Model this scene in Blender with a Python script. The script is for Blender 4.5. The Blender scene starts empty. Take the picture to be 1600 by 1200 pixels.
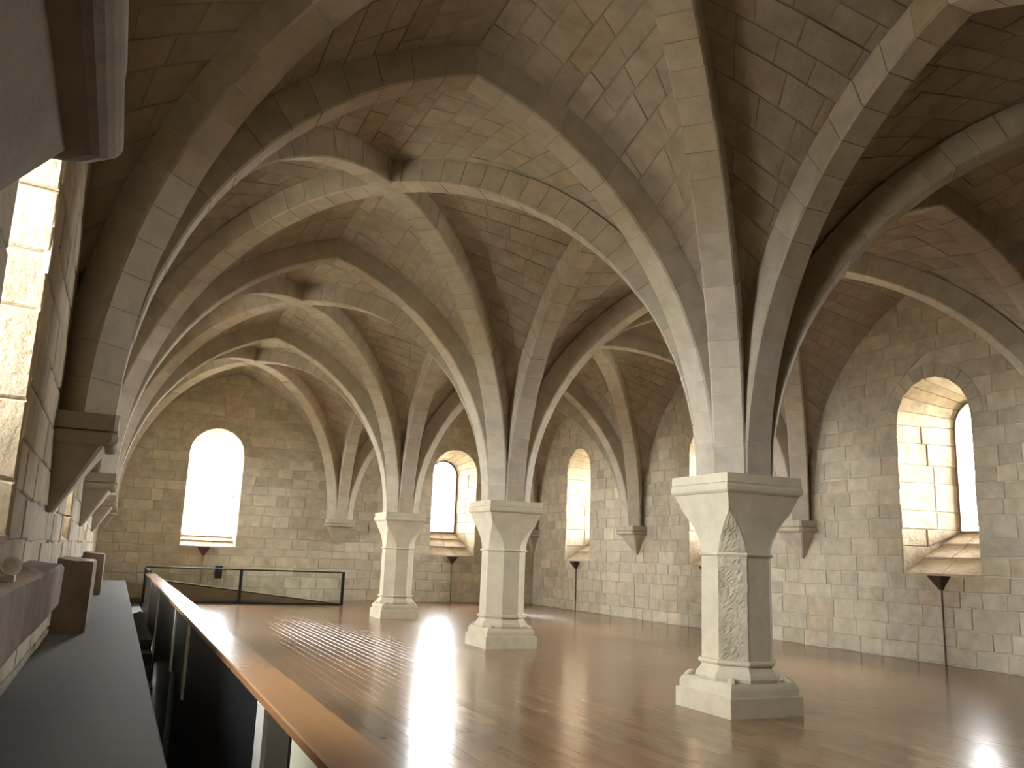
import bpy, math, random
import numpy as np
from mathutils import Matrix, Vector
from mathutils.bvhtree import BVHTree

rnd = random.Random(11)
S = bpy.context.scene
COL = S.collection

# ------------------------------------------------------------------ camera
CAM = np.array([-6.3964, 0.0, 1.5356])
YAW, PITCH, ROLL, FPX = 0.41740, 0.20001, 0.03824, 1341.64
Fw = np.array([math.sin(YAW)*math.cos(PITCH), math.cos(YAW)*math.cos(PITCH), math.sin(PITCH)])
R0 = np.array([math.cos(YAW), -math.sin(YAW), 0.0])
U0 = np.cross(R0, Fw)
Rv = R0*math.cos(ROLL) + U0*math.sin(ROLL)
Uv = -R0*math.sin(ROLL) + U0*math.cos(ROLL)
cd = bpy.data.cameras.new('camera')
cd.sensor_fit = 'HORIZONTAL'; cd.sensor_width = 36.0
cd.lens = 36.0*FPX/1600.0
cd.clip_start = 0.02; cd.clip_end = 300
cam = bpy.data.objects.new('camera', cd); COL.objects.link(cam)
M = Matrix(((Rv[0], Uv[0], -Fw[0], CAM[0]), (Rv[1], Uv[1], -Fw[1], CAM[1]), (Rv[2], Uv[2], -Fw[2], CAM[2]), (0, 0, 0, 1)))
cam.matrix_world = M
S.camera = cam

def project(P):
    d = np.asarray(P, float) - CAM
    z = d @ Fw
    zz = np.maximum(z, 1e-3)
    return np.stack([800 + FPX*(d @ Rv)/zz, 600 - FPX*(d @ Uv)/zz, z], -1)

# ------------------------------------------------------------------ sky, exposure
SKY_STRENGTH = 33.0
w = bpy.data.worlds.new('sky'); S.world = w; w.use_nodes = True
bg = w.node_tree.nodes['Background']
bg.inputs['Color'].default_value = (1.0, 0.985, 0.95, 1)
bg.inputs['Strength'].default_value = SKY_STRENGTH
sd = bpy.data.lights.new('sun_offscreen', 'SUN'); sd.energy = 150.0; sd.angle = 0.0093; sd.color = (1.0, 0.93, 0.80)
sun = bpy.data.objects.new('sun_offscreen', sd); COL.objects.link(sun)
SUN_EL, SUN_AZ = math.radians(65.2), math.radians(20)      # high sun outside the ledge-side windows
sdir = Vector((math.cos(SUN_EL)*math.cos(SUN_AZ), math.cos(SUN_EL)*math.sin(SUN_AZ), -math.sin(SUN_EL)))
sun.rotation_euler = sdir.to_track_quat('-Z', 'Y').to_euler()
S.view_settings.view_transform = 'Standard'
S.view_settings.look = 'None'
S.view_settings.gamma = 1.0
S.view_settings.use_curve_mapping = False
S.view_settings.exposure = 1.6
S.cycles.use_denoising = True
S.cycles.max_bounces = 10
S.cycles.diffuse_bounces = 6
S.cycles.glossy_bounces = 4
S.cycles.transparent_max_bounces = 8
S.cycles.caustics_reflective = False
S.cycles.caustics_refractive = False
S.cycles.sample_clamp_indirect = 8.0

# ------------------------------------------------------------------ dimensions (metres)
H = 2.53                     # springing of the ribs
BAY, YA = 6.52, 7.987        # bay length, the chipped pillar
XR, XL = 7.0, -6.95          # long walls
YD, YB = 27.77, -11.7        # end walls; unseen rear bay added to keep the near vault dark
NODE = [YA + BAY*k for k in range(-2, 3)]           # pillar rows, first one in the added rear bay
ROWS = [YB] + NODE + [YD]    # all cross lines
RIB_W, RIB_D = 0.36, 0.36
APEX = 6.56
WCEN_R = [11.1, 17.8, 24.6]
WCEN_L = [4.75, 11.2, 17.8, 24.4]
WCEN_E = [-3.9, 3.93]
W_HALF, W_SILL, W_SPR, W_DEP = 0.80, 1.53, 4.33, 1.25
O_HALF, O_SILL = 0.52, 2.32

# ------------------------------------------------------------------ materials
def node(nt, t, **kw):
    n = nt.nodes.new(t)
    for k, v in kw.items(): setattr(n, k, v)
    return n

def ramp(nt, stops):
    r = node(nt, 'ShaderNodeValToRGB')
    el = r.color_ramp.elements
    while len(el) < len(stops): el.new(0.5)
    for e, (p, c) in zip(el, stops):
        e.position = p; e.color = (*c, 1)
    return r

def stone_mat(name, cols, smear=(0.60, 0.54, 0.45), smear_amt=0.5, rough=0.9, bump=0.5, fine=35.0, dark=0.35):
    m = bpy.data.materials.new(name); m.use_nodes = True
    nt = m.node_tree; L = nt.links.new
    b = nt.nodes['Principled BSDF']; b.inputs['Roughness'].default_value = rough
    b.inputs['Specular IOR Level'].default_value = 0.25
    geo = node(nt, 'ShaderNodeNewGeometry')
    at = node(nt, 'ShaderNodeAttribute', attribute_name='tone')
    sh = node(nt, 'ShaderNodeVectorMath', operation='SCALE'); sh.inputs[0].default_value = (13.1, 7.7, 5.3)
    L(at.outputs['Fac'], sh.inputs['Scale'])
    ad = node(nt, 'ShaderNodeVectorMath', operation='ADD')
    L(geo.outputs['Position'], ad.inputs[0]); L(sh.outputs['Vector'], ad.inputs[1])
    r = ramp(nt, [(i/(len(cols)-1), c) for i, c in enumerate(cols)])
    L(at.outputs['Fac'], r.inputs['Fac'])
    n1 = node(nt, 'ShaderNodeTexNoise'); n1.inputs['Scale'].default_value = 3.2; n1.inputs['Detail'].default_value = 6; n1.inputs['Roughness'].default_value = 0.65
    L(ad.outputs['Vector'], n1.inputs['Vector'])
    mr = node(nt, 'ShaderNodeMapRange'); mr.inputs['From Min'].default_value = 0.3; mr.inputs['From Max'].default_value = 0.72
    mr.inputs['To Min'].default_value = 1.0 - dark; mr.inputs['To Max'].default_value = 1.12
    L(n1.outputs['Fac'], mr.inputs['Value'])
    mu = node(nt, 'ShaderNodeMix', data_type='RGBA', blend_type='MULTIPLY'); mu.inputs['Factor'].default_value = 1.0
    L(r.outputs['Color'], mu.inputs['A'])
    cb = node(nt, 'ShaderNodeCombineColor')
    for k in range(3): L(mr.outputs['Result'], cb.inputs[k])
    L(cb.outputs['Color'], mu.inputs['B'])
    # lime smears across stones
    n2 = node(nt, 'ShaderNodeTexNoise'); n2.inputs['Scale'].default_value = 1.1; n2.inputs['Detail'].default_value = 8; n2.inputs['Roughness'].default_value = 0.7
    L(geo.outputs['Position'], n2.inputs['Vector'])
    m2 = node(nt, 'ShaderNodeMapRange'); m2.inputs['From Min'].default_value = 0.54; m2.inputs['From Max'].default_value = 0.68
    m2.inputs['To Min'].default_value = 0.0; m2.inputs['To Max'].default_value = smear_amt
    L(n2.outputs['Fac'], m2.inputs['Value'])
    mx = node(nt, 'ShaderNodeMix', data_type='RGBA'); mx.inputs['B'].default_value = (*smear, 1)
    L(m2.outputs['Result'], mx.inputs['Factor']); L(mu.outputs['Result'], mx.inputs['A'])
    L(mx.outputs['Result'], b.inputs['Base Color'])
    n3 = node(nt, 'ShaderNodeTexNoise'); n3.inputs['Scale'].default_value = fine; n3.inputs['Detail'].default_value = 5; n3.inputs['Roughness'].default_value = 0.7
    L(ad.outputs['Vector'], n3.inputs['Vector'])
    n4 = node(nt, 'ShaderNodeTexNoise'); n4.inputs['Scale'].default_value = 6.0; n4.inputs['Detail'].default_value = 4
    L(ad.outputs['Vector'], n4.inputs['Vector'])
    sm = node(nt, 'ShaderNodeMath', operation='MULTIPLY_ADD'); sm.inputs[1].default_value = 0.35
    L(n3.outputs['Fac'], sm.inputs[0]); L(n4.outputs['Fac'], sm.inputs[2])
    bp = node(nt, 'ShaderNodeBump'); bp.inputs['Strength'].default_value = bump; bp.inputs['Distance'].default_value = 0.03
    L(sm.outputs['Value'], bp.inputs['Height']); L(bp.outputs['Normal'], b.inputs['Normal'])
    return m

def plain(name, col, rough=0.6, metal=0.0, noise=0.15, nscale=9.0, bump=0.0, spec=0.4):
    m = bpy.data.materials.new(name); m.use_nodes = True
    nt = m.node_tree; L = nt.links.new
    b = nt.nodes['Principled BSDF']
    b.inputs['Roughness'].default_value = rough; b.inputs['Metallic'].default_value = metal
    b.inputs['Specular IOR Level'].default_value = spec
    geo = node(nt, 'ShaderNodeNewGeometry')
    n = node(nt, 'ShaderNodeTexNoise'); n.inputs['Scale'].default_value = nscale; n.inputs['Detail'].default_value = 5
    L(geo.outputs['Position'], n.inputs['Vector'])
    r = ramp(nt, [(0.3, [c*(1-noise) for c in col]), (0.7, [min(1, c*(1+noise)) for c in col])])
    L(n.outputs['Fac'], r.inputs['Fac']); L(r.outputs['Color'], b.inputs['Base Color'])
    if bump:
        bp = node(nt, 'ShaderNodeBump'); bp.inputs['Strength'].default_value = bump; bp.inputs['Distance'].default_value = 0.02
        L(n.outputs['Fac'], bp.inputs['Height']); L(bp.outputs['Normal'], b.inputs['Normal'])
    return m

def wood_mat(name, cols, rough=0.25, axis=1, gscale=14.0, coat=0.0, bump=0.04, spec=0.5):
    m = bpy.data.materials.new(name); m.use_nodes = True
    nt = m.node_tree; L = nt.links.new
    b = nt.nodes['Principled BSDF']
    b.inputs['Roughness'].default_value = rough
    b.inputs['Specular IOR Level'].default_value = spec; b.inputs['Coat Weight'].default_value = coat; b.inputs['Coat Roughness'].default_value = 0.16
    geo = node(nt, 'ShaderNodeNewGeometry')
    at = node(nt, 'ShaderNodeAttribute', attribute_name='tone')
    mp = node(nt, 'ShaderNodeMapping')
    sc = [gscale]*3; sc[axis] = gscale*0.06
    mp.inputs['Scale'].default_value = sc
    L(geo.outputs['Position'], mp.inputs['Vector'])
    sh = node(nt, 'ShaderNodeVectorMath', operation='SCALE'); sh.inputs[0].default_value = (31, 17, 23)
    L(at.outputs['Fac'], sh.inputs['Scale'])
    ad = node(nt, 'ShaderNodeVectorMath', operation='ADD'); L(mp.outputs['Vector'], ad.inputs[0]); L(sh.outputs['Vector'], ad.inputs[1])
    n = node(nt, 'ShaderNodeTexNoise'); n.inputs['Scale'].default_value = 1.0; n.inputs['Detail'].default_value = 6; n.inputs['Distortion'].default_value = 0.6
    L(ad.outputs['Vector'], n.inputs['Vector'])
    ma = node(nt, 'ShaderNodeMath', operation='MULTIPLY_ADD'); ma.inputs[1].default_value = 0.55
    L(at.outputs['Fac'], ma.inputs[0])
    m5 = node(nt, 'ShaderNodeMath', operation='MULTIPLY'); m5.inputs[1].default_value = 0.5
    L(n.outputs['Fac'], m5.inputs[0]); L(m5.outputs['Value'], ma.inputs[2])
    r = ramp(nt, [(i/(len(cols)-1), c) for i, c in enumerate(cols)])
    L(ma.outputs['Value'], r.inputs['Fac']); L(r.outputs['Color'], b.inputs['Base Color'])
    # slow waviness of the varnished boards
    n2 = node(nt, 'ShaderNodeTexNoise'); n2.inputs['Scale'].default_value = 2.5; n2.inputs['Detail'].default_value = 3
    L(geo.outputs['Position'], n2.inputs['Vector'])
    s2 = node(nt, 'ShaderNodeMath', operation='MULTIPLY_ADD'); s2.inputs[1].default_value = 0.03
    L(n.outputs['Fac'], s2.inputs[0]); L(n2.outputs['Fac'], s2.inputs[2])
    bp = node(nt, 'ShaderNodeBump'); bp.inputs['Strength'].default_value = bump; bp.inputs['Distance'].default_value = 0.05
    L(s2.outputs['Value'], bp.inputs['Height']); L(bp.outputs['Normal'], b.inputs['Normal'])
    return m

MT = {}
MT['wall'] = stone_mat('wall_stone', [(0.45, 0.395, 0.285), (0.56, 0.495, 0.36), (0.50, 0.445, 0.335), (0.64, 0.57, 0.43), (0.51, 0.415, 0.29)], smear=(0.66, 0.60, 0.47), smear_amt=0.5, dark=0.28)
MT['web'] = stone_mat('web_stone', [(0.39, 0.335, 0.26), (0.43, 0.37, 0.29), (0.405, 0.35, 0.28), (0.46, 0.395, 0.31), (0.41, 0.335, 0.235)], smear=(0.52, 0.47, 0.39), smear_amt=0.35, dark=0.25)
MT['rib'] = stone_mat('rib_stone', [(0.44, 0.385, 0.29), (0.48, 0.42, 0.325), (0.46, 0.405, 0.32), (0.50, 0.44, 0.345), (0.46, 0.385, 0.27)], smear_amt=0.25, bump=0.25, dark=0.2)
MT['jamb'] = stone_mat('jamb_stone', [(0.52, 0.42, 0.28), (0.60, 0.50, 0.35), (0.56, 0.45, 0.31), (0.63, 0.54, 0.40)], smear_amt=0.2, bump=0.9, fine=22)
MT['mortar'] = stone_mat('lime_mortar', [(0.60, 0.54, 0.45), (0.60, 0.54, 0.45)], smear_amt=0.2, bump=0.5)
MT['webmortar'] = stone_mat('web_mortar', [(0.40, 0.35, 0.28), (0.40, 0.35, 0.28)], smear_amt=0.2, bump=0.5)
MT['pillar'] = stone_mat('pillar_stone', [(0.57, 0.51, 0.375), (0.61, 0.55, 0.41), (0.55, 0.485, 0.35)], smear=(0.64, 0.59, 0.46), smear_amt=0.4, bump=0.25, dark=0.15)
MT['chipped'] = stone_mat('chipped_stone', [(0.50, 0.445, 0.325), (0.55, 0.485, 0.36)], smear_amt=0.1, bump=1.0, fine=14, dark=0.35)
MT['floor'] = wood_mat('varnished_oak', [(0.165, 0.092, 0.048), (0.245, 0.142, 0.078), (0.325, 0.195, 0.11)], rough=0.18, axis=1, bump=0.05, spec=0.28)
MT['cap'] = wood_mat('parapet_oak', [(0.34, 0.17, 0.07), (0.42, 0.22, 0.10)], rough=0.22, axis=1, bump=0.03)
MT['ramp'] = wood_mat('ramp_wood', [(0.52, 0.39, 0.26), (0.60, 0.46, 0.32)], rough=0.45, axis=0)
MT['ledge'] = wood_mat('grey_ledge_top', [(0.11, 0.105, 0.095), (0.14, 0.13, 0.12), (0.165, 0.155, 0.14)], rough=0.75, axis=0, gscale=9, bump=0.05, spec=0.15)
MT['brown'] = stone_mat('ledge_stone', [(0.30, 0.23, 0.18), (0.36, 0.28, 0.21)], smear=(0.5, 0.46, 0.4), smear_amt=0.15, bump=0.7)
MT['steel'] = plain('dark_steel', (0.022, 0.023, 0.026), rough=0.32, metal=0.3)
MT['darkwood'] = wood_mat('dark_wood', [(0.03, 0.026, 0.012), (0.055, 0.046, 0.038)], rough=0.4, axis=2)
MT['alu'] = plain('pale_post', (0.55, 0.53, 0.48), rough=0.4, noise=0.05)
MT['cream'] = plain('cream_panel', (0.66, 0.62, 0.48), rough=0.5, noise=0.04)
MT['rust'] = plain('brown_metal', (0.085, 0.05, 0.033), rough=0.55, metal=0.2, noise=0.25)
MT['conduit'] = plain('brown_conduit', (0.20, 0.15, 0.11), rough=0.6)
MT['frame'] = plain('window_frame_wood', (0.20, 0.14, 0.09), rough=0.6)
MT['white'] = plain('white_enamel', (0.80, 0.80, 0.78), rough=0.35, noise=0.03)
MT['ground'] = plain('ground_outside', (0.135, 0.125, 0.105), rough=0.95, nscale=0.5)
MT['slate'] = plain('step_stone', (0.05, 0.05, 0.055), rough=0.6, noise=0.2)
MT['light_block_slab'] = plain('light_block_fill', (0.30, 0.26, 0.22), rough=0.95)

def glass(name, tint, gloss):
    m = bpy.data.materials.new(name); m.use_nodes = True
    nt = m.node_tree; L = nt.links.new
    nt.nodes.remove(nt.nodes['Principled BSDF'])
    out = nt.nodes['Material Output']
    tr = node(nt, 'ShaderNodeBsdfTransparent'); tr.inputs['Color'].default_value = (*tint, 1)
    gl = node(nt, 'ShaderNodeBsdfGlossy'); gl.inputs['Roughness'].default_value = 0.02
    fr = node(nt, 'ShaderNodeFresnel'); fr.inputs['IOR'].default_value = gloss
    mx = node(nt, 'ShaderNodeMixShader')
    L(fr.outputs['Fac'], mx.inputs['Fac']); L(tr.outputs['BSDF'], mx.inputs[1]); L(gl.outputs['BSDF'], mx.inputs[2])
    L(mx.outputs['Shader'], out.inputs['Surface'])
    return m
MT['pane'] = glass('window_glass', (0.96, 0.98, 1.0), 1.35)
MT['glass'] = glass('balustrade_glass', (0.94, 0.975, 0.965), 1.45)

# ------------------------------------------------------------------ object helpers
def mesh_obj(name, verts, faces, mat, parent=None, tones=0.5, smooth=False):
    me = bpy.data.meshes.new(name)
    me.from_pydata([tuple(map(float, v)) for v in verts], [], faces)
    a = me.attributes.new('tone', 'FLOAT', 'POINT')
    if np.isscalar(tones): tones = np.full(len(verts), tones)
    a.data.foreach_set('value', np.asarray(tones, np.float32))
    me.materials.append(MT[mat])
    if smooth:
        me.polygons.foreach_set('use_smooth', [True]*len(me.polygons))
    o = bpy.data.objects.new(name, me); COL.objects.link(o)
    if parent: o.parent = parent
    return o

def empty(name, loc=(0, 0, 0)):
    o = bpy.data.objects.new(name, None); COL.objects.link(o)
    o.location = loc; o.empty_display_size = 0.2
    return o

def tag(o, label=None, cat=None, group=None, kind=None):
    if label: o['label'] = label
    if cat: o['category'] = cat
    if group: o['group'] = group
    if kind: o['kind'] = kind
    return o

class MB:
    """collects shapes; build() links them as one mesh object"""
    def __init__(s): s.v = []; s.f = []
    def add(s, v, f):
        n = len(s.v); s.v += [tuple(p) for p in v]; s.f += [[i+n for i in q] for q in f]; return s
    def box(s, x0, x1, y0, y1, z0, z1, c=0.0):
        if c <= 0:
            v = [(x, y, z) for z in (z0, z1) for x, y in ((x0, y0), (x1, y0), (x1, y1), (x0, y1))]
            return s.add(v, [[3, 2, 1, 0], [4, 5, 6, 7], [0, 1, 5, 4], [1, 2, 6, 5], [2, 3, 7, 6], [3, 0, 4, 7]])
        prof = [(z0, c), (z0+c, 0), (z1-c, 0), (z1, c)]
        return s.sect([[(x0+i, y0+i, z), (x1-i, y0+i, z), (x1-i, y1-i, z), (x0+i, y1-i, z)] for z, i in prof])
    def sect(s, rings, close=True):
        """loft closed rings of equal length, capped"""
        n = len(rings[0]); v = [p for r in rings for p in r]; f = []
        for i in range(len(rings)-1):
            for j in range(n):
                k = (j+1) % n
                f.append([i*n+j, i*n+k, (i+1)*n+k, (i+1)*n+j])
        if close: f += [list(range(n))[::-1], [(len(rings)-1)*n+j for j in range(n)]]
        return s.add(v, f)
    def build(s, name, mat, parent=None, tones=0.5, smooth=False):
        o = mesh_obj(name, s.v, s.f, mat, parent, tones, smooth)
        if parent is not None and parent.type == 'EMPTY':
            o.matrix_parent_inverse = Matrix.Translation(-parent.location)
        return o

# ------------------------------------------------------------------ pieces of masonry (stones, voussoirs, planks)
# each piece: owner key, verts, faces, tone, centre, size seen in the photograph
PIECES = []
def piece(owner, verts, faces, tone):
    v = np.asarray(verts, float)
    PIECES.append([owner, v, faces, tone])

def quad_stone(owner, c4, n, gap=0.006, bevel=0.008, depth=0.03, proud=0.0, tone=None, jit=0.0):
    """a dressed stone from its four face corners; n points to the room"""
    c = np.asarray(c4, float); n = np.asarray(n, float)
    if jit: c = c + np.array([[rnd.uniform(-jit, jit) for _ in range(3)] for _ in range(4)])*(1-np.abs(n))
    ctr = c.mean(0)
    def shrink(g):
        out = []
        for i in range(4):
            a, p, q = c[i], c[i-1], c[(i+1) % 4]
            e1 = p-a; e2 = q-a
            l1, l2 = np.linalg.norm(e1), np.linalg.norm(e2)
            if l1 < 1e-4 or l2 < 1e-4: out.append(a + (ctr-a)*min(0.4, g/(np.linalg.norm(ctr-a)+1e-6))); continue
            out.append(a + e1/l1*min(g, l1*0.3) + e2/l2*min(g, l2*0.3))
        return np.array(out)
    r1 = shrink(gap) - n*depth
    r2 = shrink(gap) + n*(proud-bevel)
    r3 = shrink(gap+bevel) + n*proud
    v = np.vstack([r1, r2, r3])
    f = [[8, 9, 10, 11]]
    for i in range(4):
        j = (i+1) % 4
        f.append([i, j, 4+j, 4+i]); f.append([4+i, 4+j, 8+j, 8+i])
    nn = np.cross(r3[1]-r3[0], r3[3]-r3[0])
    if nn @ n < 0: f = [q[::-1] for q in f]
    piece(owner, v, f, rnd.random() if tone is None else tone)

OWNERS = {}   # key -> dict(obj parent, name, mat, limit, rest name)

# ------------------------------------------------------------------ arches
class Arch:
    """two-centred (or elliptical) arch between plan points a and b; offset d outwards"""
    def __init__(s, a, b, rise):
        s.a = np.array(a, float); s.b = np.array(b, float)
        s.dir = (s.b-s.a); s.span = np.linalg.norm(s.dir); s.dir /= s.span
        s.h = s.span/2; s.rise = rise
    def half(s, d, n):
        """n+1 points of one half, from springing to crown: (distance from a, height)"""
        h, r = s.h, s.rise
        if r > h*1.0:
            R = (h*h+r*r)/(2*h)
            th1 = math.acos(max(-1, min(1, (R-h)/(R+d))))
            th = np.linspace(0, th1, n+1)
            return np.stack([R-(R+d)*np.cos(th), (R+d)*np.sin(th)], -1)
        th = np.linspace(0, math.pi/2, 60)
        x = h-h*np.cos(th); z = r*np.sin(th)
        nx = -np.cos(th)/h; nz = np.sin(th)/r
        l = np.hypot(nx, nz); x = x+d*nx/l; z = z+d*nz/l
        s_ = np.concatenate([[0], np.cumsum(np.hypot(np.diff(x), np.diff(z)))])
        q = np.linspace(0, s_[-1], n+1)
        return np.stack([np.interp(q, s_, x), np.interp(q, s_, z)], -1)
    def pts(s, d, n, rev=False):
        p = s.half(d, n)
        o, di = (s.b, -s.dir) if rev else (s.a, s.dir)
        return np.column_stack([o[0]+di[0]*p[:, 0], o[1]+di[1]*p[:, 0], H+p[:, 1]])
    def full(s, d, n):
        a = s.pts(d, n); b = s.pts(d, n, True)
        return np.vstack([a, b[::-1][1:]])

OFF = 0.42
def rib_ends(p, q, oa=OFF, ob=OFF):
    p = np.array(p, float); q = np.array(q, float); d = (q-p)/np.linalg.norm(q-p)
    return p+d*oa, q-d*ob

ceiling = tag(empty('ceiling'), kind='structure')

def make_rib(name, p, q, rise, key_ok=True, width=RIB_W):
    a, b = rib_ends(p, q)
    A = Arch(a, b, rise)
    side = np.array([-A.dir[1], A.dir[0], 0.0])
    nseg = 3
    length = A.h*2.6
    nv = max(6, int(round(length/0.52)))       # voussoirs per half
    N = nv*nseg
    inn = A.full(0.0, N); ou = A.full(RIB_D, N)
    # mortar core
    inc = A.full(0.012, N)
    mb = MB(); hw = width/2-0.012
    rings = [[inc[i]-side*hw, inc[i]+side*hw, ou[i]+side*hw, ou[i]-side*hw] for i in range(len(inc))]
    mb.sect(rings)
    core = mb.build(name, 'mortar', ceiling)
    key = ('rib', core.name)
    OWNERS[key] = dict(parent=core, name='voussoir', mat='rib', limit=60, rest='voussoir_rest')
    hw = width/2; c = 0.02
    total = 2*nv
    for k in range(total):
        tone = rnd.random(); pr = rnd.uniform(-0.004, 0.004); w2 = hw+rnd.uniform(-0.004, 0.003)
        g = 0.004
        vs = []
        for j in range(nseg+1):
            i = k*nseg+j
            pi, po = inn[i], ou[i]
            if j == 0 or j == nseg:
                i2 = i+1 if j == 0 else i-1
                t = (inn[i2]-inn[i]); t = t/np.linalg.norm(t)*g
                pi = pi+t; po = po+t
            up = (po-pi)/np.linalg.norm(po-pi)
            pi = pi-up*pr
            vs += [po-side*w2, pi+up*c-side*w2, pi-side*(w2-c), pi+side*(w2-c), pi+up*c+side*w2, po+side*w2]
        f = []
        for j in range(nseg):
            for m in range(6):
                n_ = (m+1) % 6
                f.append([j*6+m, (j+1)*6+m, (j+1)*6+n_, j*6+n_])
        f.append([0, 1, 2, 3, 4, 5]); f.append([nseg*6+m for m in range(5, -1, -1)])
        piece(key, vs, f, tone)
    return A

# ------------------------------------------------------------------ ribs and webs of the vault
def make_web(owner, back, n1, edge_to, diag_to, edge_rise, diag_rise, mid):
    """half cell between the edge arch n1->edge_to and the diagonal n1->diag_to"""
    ea, eb = rib_ends(n1, edge_to); da, db = rib_ends(n1, diag_to)
    E = Arch(ea, eb, edge_rise); D = Arch(da, db, diag_rise)
    nr = 20
    d = RIB_D-0.03
    P = E.pts(d, nr*2); Q = D.pts(d, nr*2)
    def S_(s, t, lift=0.0):
        x = s*nr*2; i = min(int(x), nr*2-1); fr = x-i
        p = P[i]*(1-fr)+P[i+1]*fr; q = Q[i]*(1-fr)+Q[i+1]*fr
        r = q*(1-t)+p*t
        r = r+np.array([0, 0, 0.10*math.sin(math.pi*t)*min(1, s*1.3)*0.5+lift])
        return r
    # mortar backing
    for i in range(12):
        for j in range(4):
            q4 = [S_(i/12, j/4, .012), S_((i+1)/12, j/4, .012), S_((i+1)/12, (j+1)/4, .012), S_(i/12, (j+1)/4, .012)]
            back.add(q4, [[0, 1, 2, 3]])
    # courses
    s = 0.10
    while s < 0.999:
        ds = rnd.uniform(0.042, 0.062)
        s1 = min(1.0, s+ds)
        if 1.0-s1 < 0.03: s1 = 1.0
        ln = np.linalg.norm(S_((s+s1)/2, 0)-S_((s+s1)/2, 1))
        t = 0.0; first = True
        while t < 0.999:
            wv = rnd.uniform(0.36, 0.72)*(0.6 if first and rnd.random() < .5 else 1); first = False
            t1 = min(1.0, t+wv/max(ln, 0.1))
            if (1-t1)*ln < 0.22: t1 = 1.0
            c4 = [S_(s, t), S_(s1, t), S_(s1, t1), S_(s, t1)]
            nrm = np.cross(c4[1]-c4[0], c4[3]-c4[0])
            l = np.linalg.norm(nrm)
            if l > 1e-6:
                nrm /= l
                if nrm @ (mid-c4[0]) < 0: nrm = -nrm
                quad_stone(owner, c4, nrm, gap=rnd.uniform(0.003, 0.008), bevel=0.006, depth=0.025, proud=rnd.uniform(-0.004, 0.007))
            t = t1
        s = s1

RISE_T = APEX-H
RISE_D = 6.62-H
webs = {}
for b in range(len(ROWS)-1):
    y0, y1 = ROWS[b], ROWS[b+1]
    for sgn, xw in ((-1, XL), (1, XR)):
        nod = {'c0': (0, y0), 'c1': (0, y1), 'w0': (xw, y0), 'w1': (xw, y1)}
        back = MB()
        key = ('web', b, sgn)
        mid = np.array([xw/2, (y0+y1)/2, 3.0])
        for n1, e, dgl in (('c0', 'w0', 'w1'), ('c0', 'c1', 'w1'), ('c1', 'w1', 'w0'), ('c1', 'c0', 'w0'),
                           ('w0', 'c0', 'c1'), ('w0', 'w1', 'c1'), ('w1', 'c1', 'c0'), ('w1', 'w0', 'c0')):
            make_web(key, back, nod[n1], nod[e], nod[dgl], RISE_T, RISE_D, mid)
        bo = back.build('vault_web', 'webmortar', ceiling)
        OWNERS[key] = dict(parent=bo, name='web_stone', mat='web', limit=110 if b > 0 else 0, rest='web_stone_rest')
        make_rib('diagonal_rib', nod['c0'], nod['w1'], RISE_D)
        make_rib('diagonal_rib', nod['c1'], nod['w0'], RISE_D)
        if b > 0:
            make_rib('transverse_rib', nod['c0'], nod['w0'], RISE_T)
    make_rib('longitudinal_rib', (0, y0), (0, y1), RISE_T)

mb = MB().box(XL-1.2, XR+1.2, YB-1.2, YD+1.2, 7.45, 7.75)  # unseen slab added over the vault to stop light leaking in
tag(mb.build('light_block_slab', 'light_block_slab'), kind='structure')

# ------------------------------------------------------------------ walls with deep splayed windows
wall_obj = {}
W_WIDE = set()      # windows with hardly any splay
win_count = [0]
Z3 = np.array([0, 0, 1.0])
def half_w(z, ring):
    """half width of the window opening (plus ring of stones) at height z"""
    if z <= W_SPR: return W_HALF
    R = W_HALF+ring
    k = R*R-(z-W_SPR)**2
    return math.sqrt(k) if k > 0 else 0.0

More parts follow.
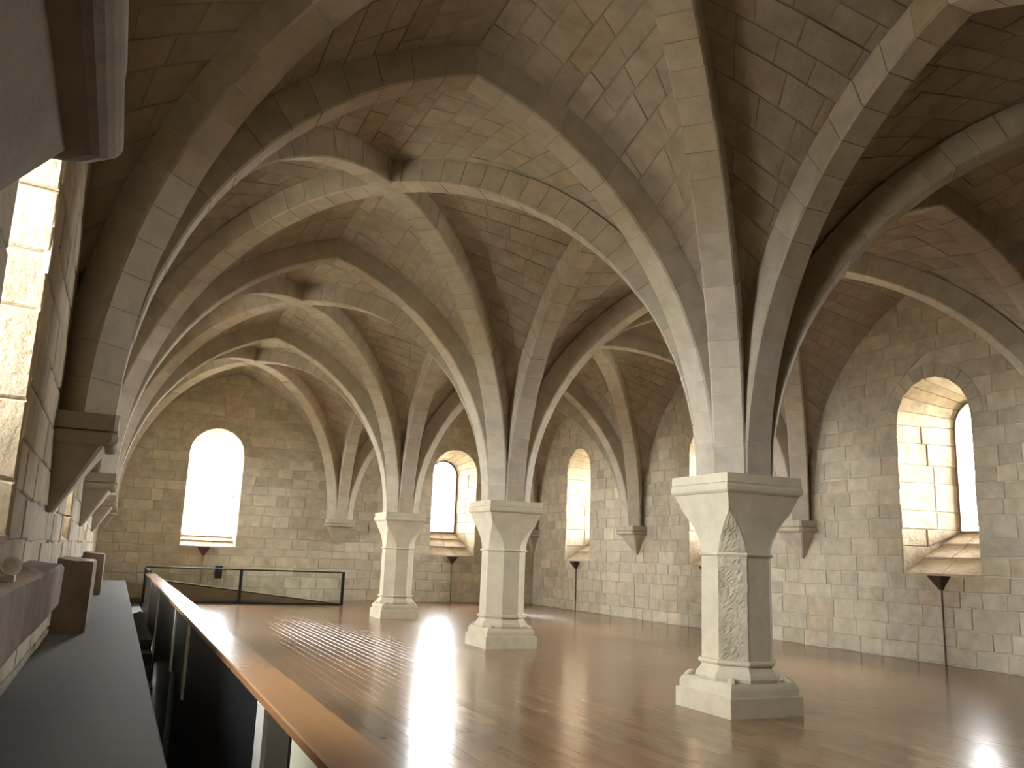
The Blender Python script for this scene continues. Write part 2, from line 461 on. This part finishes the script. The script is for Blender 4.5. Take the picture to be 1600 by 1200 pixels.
def make_wall(name, O, U, N, u0, u1, wins, arches, zb=0.0, stones=True, skip=None, limit=300, mat='wall', base=None):
    O, U, N = (np.array(v, float) for v in (O, U, N))
    P = lambda u, z, d=0.0: O+U*u+Z3*z-N*d
    mb = MB()
    zlo = zb if base is None else base
    zsheet = zlo-0.5
    def spans(za, zc, ring, sheet=False):
        """free strips of a course: list of (ua at za, ua at zc, ub at za, ub at zc)"""
        cut = []
        for c in sorted(wins):
            top = W_SPR+W_HALF+ring
            if zc <= W_SILL+1e-6 or za >= top-1e-6: continue
            if za < W_SPR-1e-6 and zc > W_SPR+1e-6: pass
            cut.append((c-half_w(za, ring), c-half_w(zc, ring), c+half_w(za, ring), c+half_w(zc, ring)))
        e = 0.3 if sheet else 0.0
        out = []; la = lc = u0-e
        for a, a2, b_, b2 in cut:
            out.append((la, lc, a, a2)); la, lc = b_, b2
        out.append((la, lc, u1+e, u1+e))
        return out
    # mortar sheet
    zs = [zsheet, W_SILL] + list(np.linspace(W_SILL, W_SPR, 4)[1:]) + [W_SPR+W_HALF*math.sin(a) for a in np.linspace(0, math.pi/2, 9)[1:]] + [7.5]
    for za, zc in zip(zs[:-1], zs[1:]):
        for a, a2, b_, b2 in spans(za, zc, 0.0, True):
            mb.add([P(a, za, .011), P(b_, za, .011), P(b2, zc, .011), P(a2, zc, .011)], [[0, 1, 2, 3]])
    wo = mb.build(name, 'mortar'); tag(wo, kind='structure')
    wall_obj[name] = wo
    key = ('wall', name)
    OWNERS[key] = dict(parent=wo, name='stone', mat=mat, limit=limit, rest='stone_rest')
    if not stones: return
    RING = 0.27
    def lunette(u):
        """height of the vault above this point of the wall"""
        best = 99
        for a, b_, rise in arches:
            if a <= u <= b_:
                A = Arch((a+OFF, 0), (b_-OFF, 0), rise); p = A.half(RIB_D, 30)
                m = min(u-a, b_-u)
                best = H+np.interp(m-OFF, p[:, 0], p[:, 1])
        return best
    # course heights, with breaks at sill and springing
    zc = [zlo]
    for tgt in (W_SILL, W_SPR, 7.2):
        z = zc[-1]; n = max(1, int(round((tgt-z)/0.315)))
        hs = [rnd.uniform(0.8, 1.25) for _ in range(n)]; sm = sum(hs)
        st = zc[-1]; acc = 0
        for h_ in hs:
            acc += h_; zc.append(st+(tgt-st)*acc/sm)
    for za, zt in zip(zc[:-1], zc[1:]):
        ring = RING if za >= W_SPR-1e-6 else 0.0
        for a, a2, b_, b2 in spans(za, zt, ring):
            ln = max(b_-a, b2-a2)
            if ln < 0.06: continue
            cuts = [0.0]
            while True:
                wv = rnd.uniform(0.34, 0.86)
                if cuts[-1]+wv > ln-0.25: break
                cuts.append(cuts[-1]+wv)
            cuts.append(ln)
            # strip coordinates: interior cuts are vertical
            us = [min(a, a2)+c if (a <= a2) else a2+c for c in cuts]
            for i in range(len(cuts)-1):
                l0, l1 = us[i], us[i+1]
                lo_a, lo_c = (a, a2) if i == 0 else (l0, l0)
                hi_a, hi_c = (b_, b2) if i == len(cuts)-2 else (l1, l1)
                lo_a = max(lo_a, a); lo_c = max(lo_c, a2); hi_a = min(hi_a, b_); hi_c = min(hi_c, b2)
                if hi_a-lo_a < 0.03 and hi_c-lo_c < 0.03: continue
                hi_a = max(hi_a, lo_a+0.004); hi_c = max(hi_c, lo_c+0.004)
                um = (lo_a+hi_a)/2
                if za > max(lunette(lo_a), lunette(hi_a), lunette(um))+0.05: continue
                if skip and skip(um, (za+zt)/2): continue
                dj = rnd.uniform(-0.015, 0.015)
                quad_stone(key, [P(lo_a, za), P(hi_a, za), P(hi_c, zt), P(lo_c, zt)], N, gap=rnd.uniform(0.004, 0.012),
                           bevel=rnd.uniform(0.006, 0.012), depth=0.04, proud=rnd.uniform(0.0, 0.012), jit=0.014)
    # ring of voussoirs over each window head
    for c in wins:
        nv = 11
        for k in range(nv):
            a0, a1 = math.pi*k/nv, math.pi*(k+1)/nv
            r0, r1 = W_HALF, W_HALF+RING
            pts = [P(c+r*math.cos(a), W_SPR+r*math.sin(a)) for r, a in ((r0, a0), (r1, a0), (r1, a1), (r0, a1))]
            quad_stone(key, pts, N, gap=0.006, bevel=0.008, depth=0.04, proud=rnd.uniform(-0.004, 0.010))
    # windows
    for c in wins:
        make_window(P, c, N, U)

def make_window(P, c, N, U):
    win_count[0] += 1
    root = empty('window_%d' % win_count[0], P(c, W_SILL)); tag(root, kind='structure')
    OH = 0.72 if c in W_WIDE else O_HALF
    OS = 1.95 if c in W_WIDE else O_SILL
    hw = lambda d: W_HALF+(OH-W_HALF)*d
    sill = lambda d: W_SILL+(OS-W_SILL)*d
    Q = lambda u, z, d: P(c+u, z, d*W_DEP)
    # reveal backing (loft from the inner to the outer outline)
    def outline(d, e=0.0):
        h = hw(d)+e
        pts = [(-h, sill(d)-e)] + [(-h, z) for z in np.linspace(sill(d), W_SPR, 4)[1:]]
        pts += [(h*math.cos(a), W_SPR+h*math.sin(a)) for a in np.linspace(math.pi, 0, 13)[1:-1]]
        pts += [(h, z) for z in np.linspace(W_SPR, sill(d), 4)] + []
        pts[-1] = (h, sill(d)-e)
        return pts
    mb = MB()
    mb.sect([[Q(u, z, d) for u, z in outline(d, .025)] for d in (0.0, 0.5, 1.0)], close=False)
    mb.build('reveal', 'mortar', root)
    key = ('window', root.name)
    OWNERS[key] = dict(parent=root, name='jamb_stone', mat='jamb', limit=60, rest='jamb_stone_rest')
    zs = [W_SILL]
    while W_SPR-zs[-1] > 0.62: zs.append(zs[-1]+rnd.uniform(0.30, 0.56))
    zs.append(W_SPR)
    for sg in (-1, 1):
        for za, zt in zip(zs[:-1], zs[1:]):
            dm = rnd.choice([0.42, 0.5, 0.6])
            for d0, d1 in ((0.0, dm), (dm, 1.0)):
                z4 = [max(za, sill(d0)), max(za, sill(d1)), max(zt, sill(d1)), max(zt, sill(d0))]
                if z4[3]-z4[0] < 0.03 and z4[2]-z4[1] < 0.03: continue
                z4[2] = max(z4[2], z4[1]+.003); z4[3] = max(z4[3], z4[0]+.003)
                c4 = [Q(sg*hw(d0), z4[0], d0), Q(sg*hw(d1), z4[1], d1), Q(sg*hw(d1), z4[2], d1), Q(sg*hw(d0), z4[3], d0)]
                quad_stone(key, c4, -sg*U, gap=rnd.uniform(.004, .006), bevel=.012, depth=.03, proud=rnd.uniform(-.01, .012))
    nv = 9
    for k in range(nv):
        a0, a1 = math.pi*k/nv, math.pi*(k+1)/nv
        am = (a0+a1)/2
        c4 = [Q(hw(d)*math.cos(a), W_SPR+hw(d)*math.sin(a), d) for d, a in ((0, a0), (1, a0), (1, a1), (0, a1))]
        quad_stone(key, c4, -(U*math.cos(am)+Z3*math.sin(am)), gap=.004, bevel=.006, depth=.03, proud=rnd.uniform(-.003, .006))
    # stepped sill, two stones to a step
    ns = 3
    for i in range(ns):
        d0, d1 = i/ns, (i+1)/ns
        za, zb2 = sill(d0)+(0.055 if i else 0.02), sill(d1)+0.012
        cut = rnd.uniform(-0.3, 0.3)*hw(d1)
        for ua, ub in ((-1, cut/hw(d0)), (cut/hw(d0), 1)):
            g = 0.006
            m = MB()
            a0, b0 = hw(d0)*ua+g, hw(d0)*ub-g; a1, b1 = hw(d1)*ua+g, hw(d1)*ub-g
            m.sect([[Q(a0, za-t_, d0), Q(b0, za-t_, d0), Q(b1, zb2-t_, d1), Q(a1, zb2-t_, d1)] for t_ in (0.10, 0.0)])
            m.build('sill_stone', 'jamb', root, tones=rnd.random())
    # frame and pane
    h = OH; m = MB()
    def ol(hh, zbot):
        return [(-hh, zbot)] + [(hh*math.cos(a), W_SPR+hh*math.sin(a)) for a in np.linspace(math.pi, 0, 15)] + [(hh, zbot)]
    oo, ii = ol(h+.03, OS-.03), ol(h-(.012 if c in W_WIDE else .04), OS+(.012 if c in W_WIDE else .045))
    rings = []
    for (ou_, oz), (iu, iz) in zip(oo, ii):
        rings.append([Q(ou_, oz, .97), Q(iu, iz, .97), Q(iu, iz, 1.03), Q(ou_, oz, 1.03)])
    rings.append(rings[0])
    m.sect(rings, close=False)
    m.build('frame', 'frame', root)
    m = MB(); pv = [Q(u, z, dd) for dd in (1.0, 1.006) for u, z in ol(h-.02, OS+.02)]
    n = len(pv)//2
    m.add(pv, [list(range(n)), [n+i for i in range(n)][::-1]])
    m.build('pane', 'pane', root)
    # light portal: guides sampling of the sky through this opening
    ld = bpy.data.lights.new('sky_portal', 'AREA'); ld.shape = 'RECTANGLE'
    ld.size = 2*OH+.1; ld.size_y = W_SPR+OH-OS+.15
    ld.cycles.is_portal = True
    zax = -N; yax = Z3; xax = np.cross(yax, zax)
    cpt = Q(0, (OS+W_SPR+OH)/2, 1.06)
    px, py, pz = project(cpt)
    inside = pz > 0 and 0 <= px <= 1600 and 0 <= py <= 1200
    lo = bpy.data.objects.new('window_sky_portal' if inside else 'window_sky_portal_offscreen', ld); COL.objects.link(lo)
    lo.matrix_world = Matrix(((xax[0], yax[0], zax[0], cpt[0]), (xax[1], yax[1], zax[1], cpt[1]), (xax[2], yax[2], zax[2], cpt[2]), (0, 0, 0, 1)))

long_arch = [(ROWS[i], ROWS[i+1], RISE_T) for i in range(len(ROWS)-1)]
make_wall('wall_right', (XR, 0, 0), (0, 1, 0), (-1, 0, 0), YB, YD, WCEN_R, long_arch, base=0.0)
W_WIDE.add(-3.9)
make_wall('wall_end', (0, YD, 0), (1, 0, 0), (0, -1, 0), XL, XR, WCEN_E, [(XL, 0, RISE_T), (0, XR, RISE_T)], base=0.0)
make_wall('wall_left', (XL, 0, 0), (0, 1, 0), (1, 0, 0), YB, YD, WCEN_L, long_arch, base=-0.4, limit=160)
make_wall('wall_rear', (0, YB, 0), (1, 0, 0), (0, 1, 0), XL, XR, [], [(XL, 0, RISE_T), (0, XR, RISE_T)], base=0.0)

# ------------------------------------------------------------------ floor of varnished planks
XF = -5.46
fl = MB().box(XF, XR+.3, YB-.3, YD+.3, -0.25, -0.012)
floor = fl.build('floor', 'floor', tones=0.1); tag(floor, kind='structure')
OWNERS[('floor',)] = dict(parent=floor, name='plank', mat='floor', limit=300, rest='plank_rest')
pw = 0.128
nrow = int((XR-XF)/pw)+1
for i in range(nrow):
    x0 = XF+i*pw; x1 = min(x0+pw, XR)
    y = YB-rnd.uniform(0, 1.8)
    while y < YD:
        y2 = y+rnd.uniform(1.3, 2.3)
        ya, yb = max(y, YB), min(y2, YD)
        if yb-ya > 0.02:
            zl, zr = rnd.uniform(-.0006, .0006), rnd.uniform(-.0006, .0006)      # boards cupped a little
            quad_stone(('floor',), [(x0, ya, zl), (x1, ya, zr), (x1, yb, zr), (x0, yb, zl)], (0, 0, 1), gap=0.0012, bevel=0.0008, depth=0.012, proud=rnd.uniform(-.0002, .0002))
        y = y2

tag(MB().box(-80, 80, -80, 110, -3.4, -3.0).build('ground', 'ground'), kind='structure')

# ------------------------------------------------------------------ pillars
def octo(x, y, z, a, ch):
    """square of half size a with corners cut by ch"""
    ch = max(ch, 0.002)
    p = [(a, -a+ch), (a, a-ch), (a-ch, a), (-a+ch, a), (-a, a-ch), (-a, -a+ch), (-a+ch, -a), (a-ch, -a)]
    return [(x+u, y+v, z) for u, v in p]

def make_pillar(x, y, label, chipped=False):
    root = empty('stone_pillar', (x, y, 0)); tag(root, label, 'pillar', None if chipped else 'smooth octagonal pillars')
    oc = lambda z, a, k=0.586: octo(x, y, z, a, a*k)
    sq = lambda z, a: octo(x, y, z, a, 0.006)
    mb = MB(); mb.sect([sq(-0.01, .485), sq(.195, .485), sq(.205, .478), sq(.205, .44)])
    mb.build('plinth', 'pillar', root, tones=rnd.random())
    mb = MB(); mb.sect([sq(.20, .455), sq(.27, .455), sq(.30, .447), sq(.325, .43), sq(.34, .41), sq(.345, .35)])
    mb.build('plinth_step', 'pillar', root, tones=rnd.random())
    for sx in (-1, 1):
        for sy in (-1, 1):
            m = MB(); bx_, by_ = x+sx*.385, y+sy*.385
            rg = []
            for t in np.linspace(0, 1, 6):
                r = .048*math.sqrt(max(0.02, 1-t*t))
                rg.append([(bx_-sx*.03*t+r*math.cos(a), by_-sy*.03*t+r*math.sin(a), .338+.06*t) for a in np.linspace(0, 2*math.pi, 9)[:-1]])
            m.sect(rg); m.build('corner_spur', 'pillar', root)
    mb = MB()
    mb.sect([oc(.335, .425), oc(.37, .437), oc(.41, .428), oc(.445, .395), oc(.475, .375), oc(.495, .372), oc(.505, .398), oc(.525, .408), oc(.545, .40), oc(.555, .372), oc(.556, .33)])
    mb.build('base_moulding', 'pillar', root, tones=rnd.random())
    mb = MB(); mb.sect([oc(.55, .368), oc(1.1, .366), oc(1.66, .364)])
    sh = mb.build('shaft', 'pillar', root, tones=rnd.random())
    mb = MB(); mb.sect([oc(1.645, .36), oc(1.65, .385), oc(1.668, .396), oc(1.685, .385), oc(1.69, .36)])
    mb.build('necking_ring', 'pillar', root)
    mb = MB(); rg = []
    for t in np.linspace(0, 1, 13):
        a = .366+.128*t**2.2
        ch = .586*.366*max(0.0, 1-(t/0.72)**1.6)
        rg.append(octo(x, y, 1.685+.635*t, a, ch))
    mb.sect(rg); mb.build('capital', 'pillar', root, tones=rnd.random())
    mb = MB()
    mb.sect([sq(2.315, .46), sq(2.325, .502), sq(2.35, .522), sq(2.385, .528), sq(2.42, .520), sq(2.432, .505), sq(2.434, .515), sq(2.53, .515)])
    mb.build('abacus', 'pillar', root, tones=rnd.random())
    if chipped:
        # the rough broken face towards (-x, -y): a rugged skin over that side of the shaft and capital
        rr = random.Random(5)
        nx, nz = 13, 70
        d = np.array([-1, -1, 0])/math.sqrt(2); s = np.array([1, -1, 0])/math.sqrt(2)
        v = []; f = []
        for k in range(nz+1):
            z = 0.56+k/nz*1.64
            t = max(0, (z-1.685)/.635)
            if z < 1.685: a = .366; ch = .586*.366
            else: a = .366+.128*t**2.2; ch = .586*.366*max(0.0, 1-(t/0.72)**1.6)*0.9+.012*(1-t)
            hw_ = ch/math.sqrt(2)*1.0
            dist = (2*a-ch)/math.sqrt(2)
            for i in range(nx+1):
                q = i/nx*2-1
                e = 1-abs(q)**4
                r = 0.006+e*(0.003*math.sin(5*z+2*q)+rr.uniform(-.006, .006)+.002)
                p = np.array([x, y, z])+d*(dist+max(-.012, r)*0.9)+s*(q*hw_*1.02+rr.uniform(-.003, .003))
                v.append(p)
        for k in range(nz):
            for i in range(nx):
                a0 = k*(nx+1)+i
                f.append([a0, a0+1, a0+nx+2, a0+nx+1])
        n = len(v)
        v += [p-d*0.05 for p in v]          # a slab with thickness, set into the shaft
        f += [[q+n for q in fc][::-1] for fc in f]
        o = mesh_obj('chipped_face', v, f, 'chipped', root)
        o.matrix_parent_inverse = Matrix.Translation(-root.location)
        o['label'] = 'rough chipped stone face'
    return root

make_pillar(0, NODE[0], 'smooth octagonal stone pillar standing closest to the windowless end of the hall')  # unseen, comes with the rear bay added to darken the vault
make_pillar(0, NODE[1], 'smooth octagonal stone pillar next after the chipped one, away from the end windows')
make_pillar(0, NODE[2], 'octagonal cream stone pillar with one rough chipped face', True)
make_pillar(0, NODE[3], 'smooth octagonal stone pillar standing between the chipped pillar and the end pillar')
make_pillar(0, NODE[4], 'smooth octagonal stone pillar closest to the end wall and glass balustrade')

# ------------------------------------------------------------------ corbels
def make_corbel(px, py, nx, ny, label, group=None, corner=False):
    """wall bracket: abacus, block and inverted pyramid; (nx, ny) points into the room"""
    root = empty('corbel', (px, py, 1.75)); tag(root, label, 'corbel', group)
    n = np.array([nx, ny, 0.0]); s = np.array([-ny, nx, 0.0]); o = np.array([px, py, 0.0])
    def trap(z, hw, out, c=0.08):
        if corner:            # quarter plan between the two walls
            e1, e2 = np.array([nx, 0, 0.0]), np.array([0, ny, 0.0]); k = .004
            q = o-(e1+e2)*k+Z3*z
            return [q, q+e1*(out+k), q+e1*(out+k)+e2*(out-c), q+e1*(out-c)+e2*(out+k), q+e2*(out+k), q+e2*out*.5]
        return [o-n*.004-s*hw+Z3*z, o+n*(out-c)-s*hw+Z3*z, o+n*out-s*(hw-c)+Z3*z, o+n*out+s*(hw-c)+Z3*z, o+n*(out-c)+s*hw+Z3*z, o-n*.004+s*hw+Z3*z]
    mb = MB()
    roll = [(2.355-.055*math.cos(a), .405+.055*math.sin(a)) for a in np.linspace(0, math.pi*.95, 11)]
    mb.sect([trap(2.30, .39, .39, .02)] + [trap(z, w_, w_+.01, .05) for z, w_ in roll] + [trap(2.413, .445, .455, .03), trap(2.545, .445, .455, .03)])
    mb.build('abacus', 'rib', root, tones=rnd.random())
    mb = MB(); rg = []
    for t in np.linspace(0, 1, 7):
        hw_ = .035+.365*t; out = .05+.33*t
        rg.append(trap(1.76+.56*t, hw_, out, .02+.01*t))
    mb.sect(rg); mb.build('bracket', 'rib', root, tones=rnd.random())
    return root
for y, where in zip(NODE, ('level with the pillar closest to the windowless end',
                          'level with the smooth pillar before the chipped one',
                          'on the wall level with the chipped pillar',
                          'on the wall level with the middle smooth pillar',
                          'on the wall level with the pillar closest to the end wall')):
    make_corbel(XR, y, -1, 0, 'pointed stone corbel opposite the parapet, '+where.replace('on the wall ', ''), 'corbels opposite the parapet')
    make_corbel(XL, y, 1, 0, 'stone corbel above the grey ledge, '+where.replace('on the windowless stretch of wall, ', '').replace('on the wall ', ''), 'corbels above the ledge')
make_corbel(0, YD, 0, -1, 'pointed stone corbel on the end wall between its two windows')
make_corbel(XR, YD, -1, -1, 'corner corbel where the end wall meets the wall opposite the parapet', corner=True)
make_corbel(XL, YD, 1, -1, 'corner corbel where the end wall meets the wall with the ledge', corner=True)
make_corbel(0, YB, 0, 1, 'pointed stone corbel on the windowless wall')
make_corbel(XR, YB, -1, 1, 'corner corbel between the windowless wall and the wall opposite the parapet', corner=True)
make_corbel(XL, YB, 1, 1, 'corner corbel between the windowless wall and the ledge', corner=True)

# ------------------------------------------------------------------ ledge, stair gap and parapet along the left wall
XE = -6.085
root = empty('wall_ledge', (XL+.4, 5, -.4)); tag(root, 'long grey ledge running along the wall beside the narrow stair gap', 'ledge')
MB().box(XL-.02, XE-.03, -4.8, 26.0, -2.2, .545).build('ledge_base', 'brown', root, tones=.3)
MB().box(XL-.02, XE, -4.8, 26.0, .54, .59, c=.008).build('ledge_top', 'ledge', root)

def rough_block(name, label, x0, x1, y0, y1, z0, z1, seed):
    rr = random.Random(seed)
    root = empty(name, ((x0+x1)/2, (y0+y1)/2, z0)); tag(root, label, 'stone ledge')
    n = max(2, int((y1-y0)/0.55)); rg = []
    for i in range(n+1):
        y = y0+(y1-y0)*i/n
        j = lambda a: rr.uniform(-a, a)
        rg.append([(x0, y, z0+j(.01)), (x1-.01+j(.006), y, z0+j(.012)), (x1+j(.006), y, z0+.03+j(.01)), (x1+j(.006), y, z1-.02+j(.006)), (x1-.02+j(.008), y, z1+j(.008)), ((x0+x1)/2, y, z1+.008+j(.012)), (x0, y, z1+.03+j(.01))])
    mb = MB().sect(rg); mb.build('block', 'brown', root, tones=rr.random())
    return root
rough_block('stone_sill', 'long rough stone sill beam under the ledge-side window, white lamp on it', XL-.012, -6.74, -3.2, 7.45, 1.05, 1.36, 3)
rough_block('stone_pier', 'square stone block rising from the grey ledge, next beyond the long sill beam', XL-.012, -6.60, 10.45, 12.1, .588, 1.33, 4)
rough_block('stone_pier', 'square stone block rising from the grey ledge, closer to the end wall', XL-.012, -6.58, 17.9, 19.4, .588, 1.33, 8)

# white lamp lying on the sill beam
root = empty('floodlight', (-6.80, 4.3, 1.37)); tag(root, 'small white round floodlight lying on the stone sill beam', 'lamp')
m = MB(); cx_, cy_, cz_ = -6.80, 4.32, 1.42
ax = np.array([.25, -.9, .35]); ax /= np.linalg.norm(ax); e1 = np.cross(ax, Z3); e1 /= np.linalg.norm(e1); e2 = np.cross(ax, e1)
cc = np.array([cx_, cy_, cz_])
m.sect([[cc+ax*t+r*(e1*math.cos(a)+e2*math.sin(a)) for a in np.linspace(0, 2*math.pi, 25)[:-1]] for t, r in ((-.05, .010), (-.035, .025), (-.014, .036), (0, .042), (.006, .042), (.006, .037), (-.004, .03))])
m.build('reflector', 'white', root, smooth=False)
MB().box(cx_-.03, cx_+.02, cy_-.01, cy_+.06, 1.35, 1.385, c=.004).build('bracket', 'white', root)

# parapet
XP0, XP1 = -5.685, -5.455
root = empty('parapet', ((XP0+XP1)/2, 11, 0)); tag(root, 'low dark-panelled parapet with a wide varnished wooden cap', 'parapet')
ys = [-4.6, -1.5, 1.7, 4.6, 7.7, 10.6, 13.7, 16.9, 20.0, 23.0]
for i in range(len(ys)-1):
    MB().box(XP0, XP1, ys[i]+.001, ys[i+1]-.001, .805, .85, c=.006).build('cap_board', 'cap', root, tones=rnd.uniform(.3, .7))
MB().box(XP0+.10, XP1-.03, -4.6, 22.95, -.012, .81).build('core_wall', 'steel', root)
posts = [4.45, 9.15, 11.15, 15.6, 19.4]
edges = [-4.6, 3.78] + posts + [22.9]
for i in range(len(edges)-1):
    a, b_ = edges[i]+.03, edges[i+1]-.03
    mat = 'cream' if i == 0 else ('darkwood' if i == 1 else 'steel')
    MB().box(XP0+.03, XP0+.10, a, b_, (.12 if i == 3 else -1.1), .803, c=.004).build('panel', mat, root)
for p_ in posts:
    pw_ = .11 if p_ < 5 else .06
    MB().box(XP0+.008, XP0+.06, p_-pw_, p_+pw_, (.10 if p_ in (9.15, 11.15) else -1.0), .803, c=.004).build('post', 'alu', root)

# stair in the gap
root = empty('staircase', ((XE+XP0)/2, 12, -2)); tag(root, 'narrow dark stair going down between ledge and parapet', 'stairs')
MB().box(XE-.028, XP0+.006, -4.9, 26.0, -2.25, -2.1).build('stair_floor', 'slate', root)
for i in range(11):
    y1 = 16.0-i*.62; z = -.17*(i+1)
    MB().box(XE-.028, XP0+.006, y1-.62, y1+.04, z-.17, z-.03).build('riser', 'slate', root)
    MB().box(XE-.028, XP0+.006, y1-.66, y1, z-.035, z, c=.006).build('tread', 'slate', root)
MB().box(XE-.028, XP0+.006, 16.0, 26.0, -.25, -.02).build('landing', 'slate', root)
tag(MB().box(XP0+.10, XF+.02, YB, 26.0, -2.2, -.012).build('wall_stair', 'steel'), kind='structure')
tag(MB().box(XL-.1, XF+.02, 26.0, YD+.05, -.25, -.001).build('floor_strip', 'slate'), kind='structure')
tag(MB().box(XL-.1, XF+.02, YB-.05, -4.8, -.25, -.001).build('floor_strip', 'slate'), kind='structure')

# glass balustrade and ramp at the far end
YG = 25.55
root = empty('glass_balustrade', (-3, YG, 0)); tag(root, 'glass balustrade with thin dark metal frame before the end wall', 'balustrade')
MB().box(-5.62, -.20, YG-.03, YG+.03, .915, .955, c=.004).build('top_rail', 'steel', root)
MB().box(-5.60, -.20, YG-.02, YG+.02, .0, .055, c=.004).build('bottom_rail', 'steel', root)
for x in (-5.60, -3.13, -.24):
    MB().box(x-.04, x+.04, YG-.03, YG+.03, .0, .92, c=.004).build('post', 'steel', root)
for x0, x1 in ((-5.56, -3.17), (-3.09, -.28)):
    MB().box(x0, x1, YG-.006, YG+.006, .05, .918).build('glass_pane', 'glass', root)
MB().box(-5.62, -5.56, 22.95, YG, .88, .92, c=.004).build('return_rail', 'steel', root)
root = empty('ramp', (-3, 26.6, 0)); tag(root, 'pale wooden ramp rising behind the glass balustrade', 'ramp')
m = MB(); xa, xb = -5.5, -.35
v = []
for y in (25.75, 27.6):
    v += [(xb, y, 0), (xb, y, .02), (xa, y, .60), (xa, y, 0)]
m.add(v, [[0, 1, 2, 3][::-1], [4, 5, 6, 7], [0, 1, 5, 4], [1, 2, 6, 5], [2, 3, 7, 6], [3, 0, 4, 7]])
m.build('ramp_body', 'ramp', root)
m = MB(); v = []
for y in (25.72, 25.80):
    v += [(xb, y, .02), (xb, y, .05), (xa, y, .63), (xa, y, .60)]
m.add(v, [[0, 1, 2, 3][::-1], [4, 5, 6, 7], [0, 1, 5, 4], [1, 2, 6, 5], [2, 3, 7, 6], [3, 0, 4, 7]])
m.build('ramp_edge', 'steel', root)
MB().box(-3.62, -3.42, 27.66, 27.76, .62, .98, c=.006).build('control_box', 'steel', root)

# ------------------------------------------------------------------ wedge lamps under the windows
def wedge_lamp(o, n, s, label, group=None):
    o, n, s = (np.array(v, float) for v in (o, n, s))
    root = empty('wall_lamp', o+Z3*1.2); tag(root, label, 'lamp', group)
    m = MB()
    def r(z, hw_, out): return [o-n*.02-s*hw_+Z3*z, o+n*out-s*hw_*.75+Z3*z, o+n*out+s*hw_*.75+Z3*z, o-n*.02+s*hw_+Z3*z]
    m.sect([r(1.27, .03, .04), r(1.31, .055, .07), r(1.47, .17, .18), r(1.512, .19, .20), r(1.512, .17, .18), r(1.48, .15, .16)])
    m.build('shade', 'rust', root)
    m = MB(); g = .006
    m.sect([[o-n*.0-s*g+Z3*z, o+n*.035-s*g+Z3*z, o+n*.035+s*g+Z3*z, o-n*.0+s*g+Z3*z] for z in (.0, 1.29)])
    m.build('conduit', 'conduit', root)
for y, t in zip(WCEN_R, ('farthest from the end wall', 'between the two others', 'closest to the end wall')):
    wedge_lamp((XR-.01, y-.02, 0), (-1, 0, 0), (0, 1, 0), 'brown wedge lamp opposite the parapet, under the window '+t, 'wedge lamps opposite the parapet')
for x, t in zip((-4.0, 3.95), ('brown metal wedge lamp under the end window above the glass balustrade', 'brown metal wedge lamp under the end window behind the pillars')):
    wedge_lamp((x, YD-.01, 0), (0, -1, 0), (1, 0, 0), t)

# ------------------------------------------------------------------ turn the masonry pieces into parts
ctr = np.array([p[1].mean(0) for p in PIECES])
allv, allf, fid = [], [], []
n0 = 0
for i, (o, v, f, t) in enumerate(PIECES):
    allv.append(v)
    for q in f:
        allf.append([k+n0 for k in q]); fid.append(i)
    n0 += len(v)
bvh = BVHTree.FromPolygons([tuple(p) for p in np.vstack(allv)], allf)
seen = np.zeros(len(PIECES))
camv = Vector(CAM)
for i, (o, v, f, t) in enumerate(PIECES):
    pv = project(v)
    if (pv[:, 2] < 0.2).all(): continue
    vis = False
    k = pv[:, 2] > 0.2
    x0, y0 = pv[k, 0].min(), pv[k, 1].min(); x1, y1 = pv[k, 0].max(), pv[k, 1].max()
    if x1 < 0 or x0 > 1600 or y1 < 0 or y0 > 1200: continue
    tgt = [ctr[i]] + [v[j] for j in range(0, len(v), max(1, len(v)//5))]
    for p in tgt:
        d = Vector(p)-camv; L_ = d.length
        h = bvh.ray_cast(camv, d/L_, L_+.05)
        if h[2] is not None and fid[h[2]] == i: vis = True; break
    if vis:
        cw, chh = min(x1, 1600)-max(x0, 0), min(y1, 1200)-max(y0, 0)
        if max(cw, chh) > 9 and min(cw, chh) > 3: seen[i] = cw*chh
bykey = {}
for i, p in enumerate(PIECES): bykey.setdefault(p[0], []).append(i)
for key, idx in bykey.items():
    own = OWNERS[key]; par = own['parent']
    idx.sort(key=lambda i: -seen[i])
    single = [i for i in idx[:own['limit']] if seen[i] > 0]
    ss = set(single)
    rest = [i for i in idx if i not in ss]
    inv = Matrix.Translation(-par.location)
    for i in single:
        o = mesh_obj(own['name'], PIECES[i][1], PIECES[i][2], own['mat'], par, PIECES[i][3])
        o.matrix_parent_inverse = inv
    if rest:
        v, f, t, n0 = [], [], [], 0
        for i in rest:
            v.append(PIECES[i][1]); f += [[k+n0 for k in q] for q in PIECES[i][2]]; t += [PIECES[i][3]]*len(PIECES[i][1]); n0 += len(PIECES[i][1])
        o = mesh_obj(own['rest'], np.vstack(v), f, own['mat'], par, t)
        o.matrix_parent_inverse = inv
        o['kind'] = 'stuff'
print('pieces', len(PIECES), 'singles', sum(1 for o in bpy.data.objects if o.type == 'MESH'))
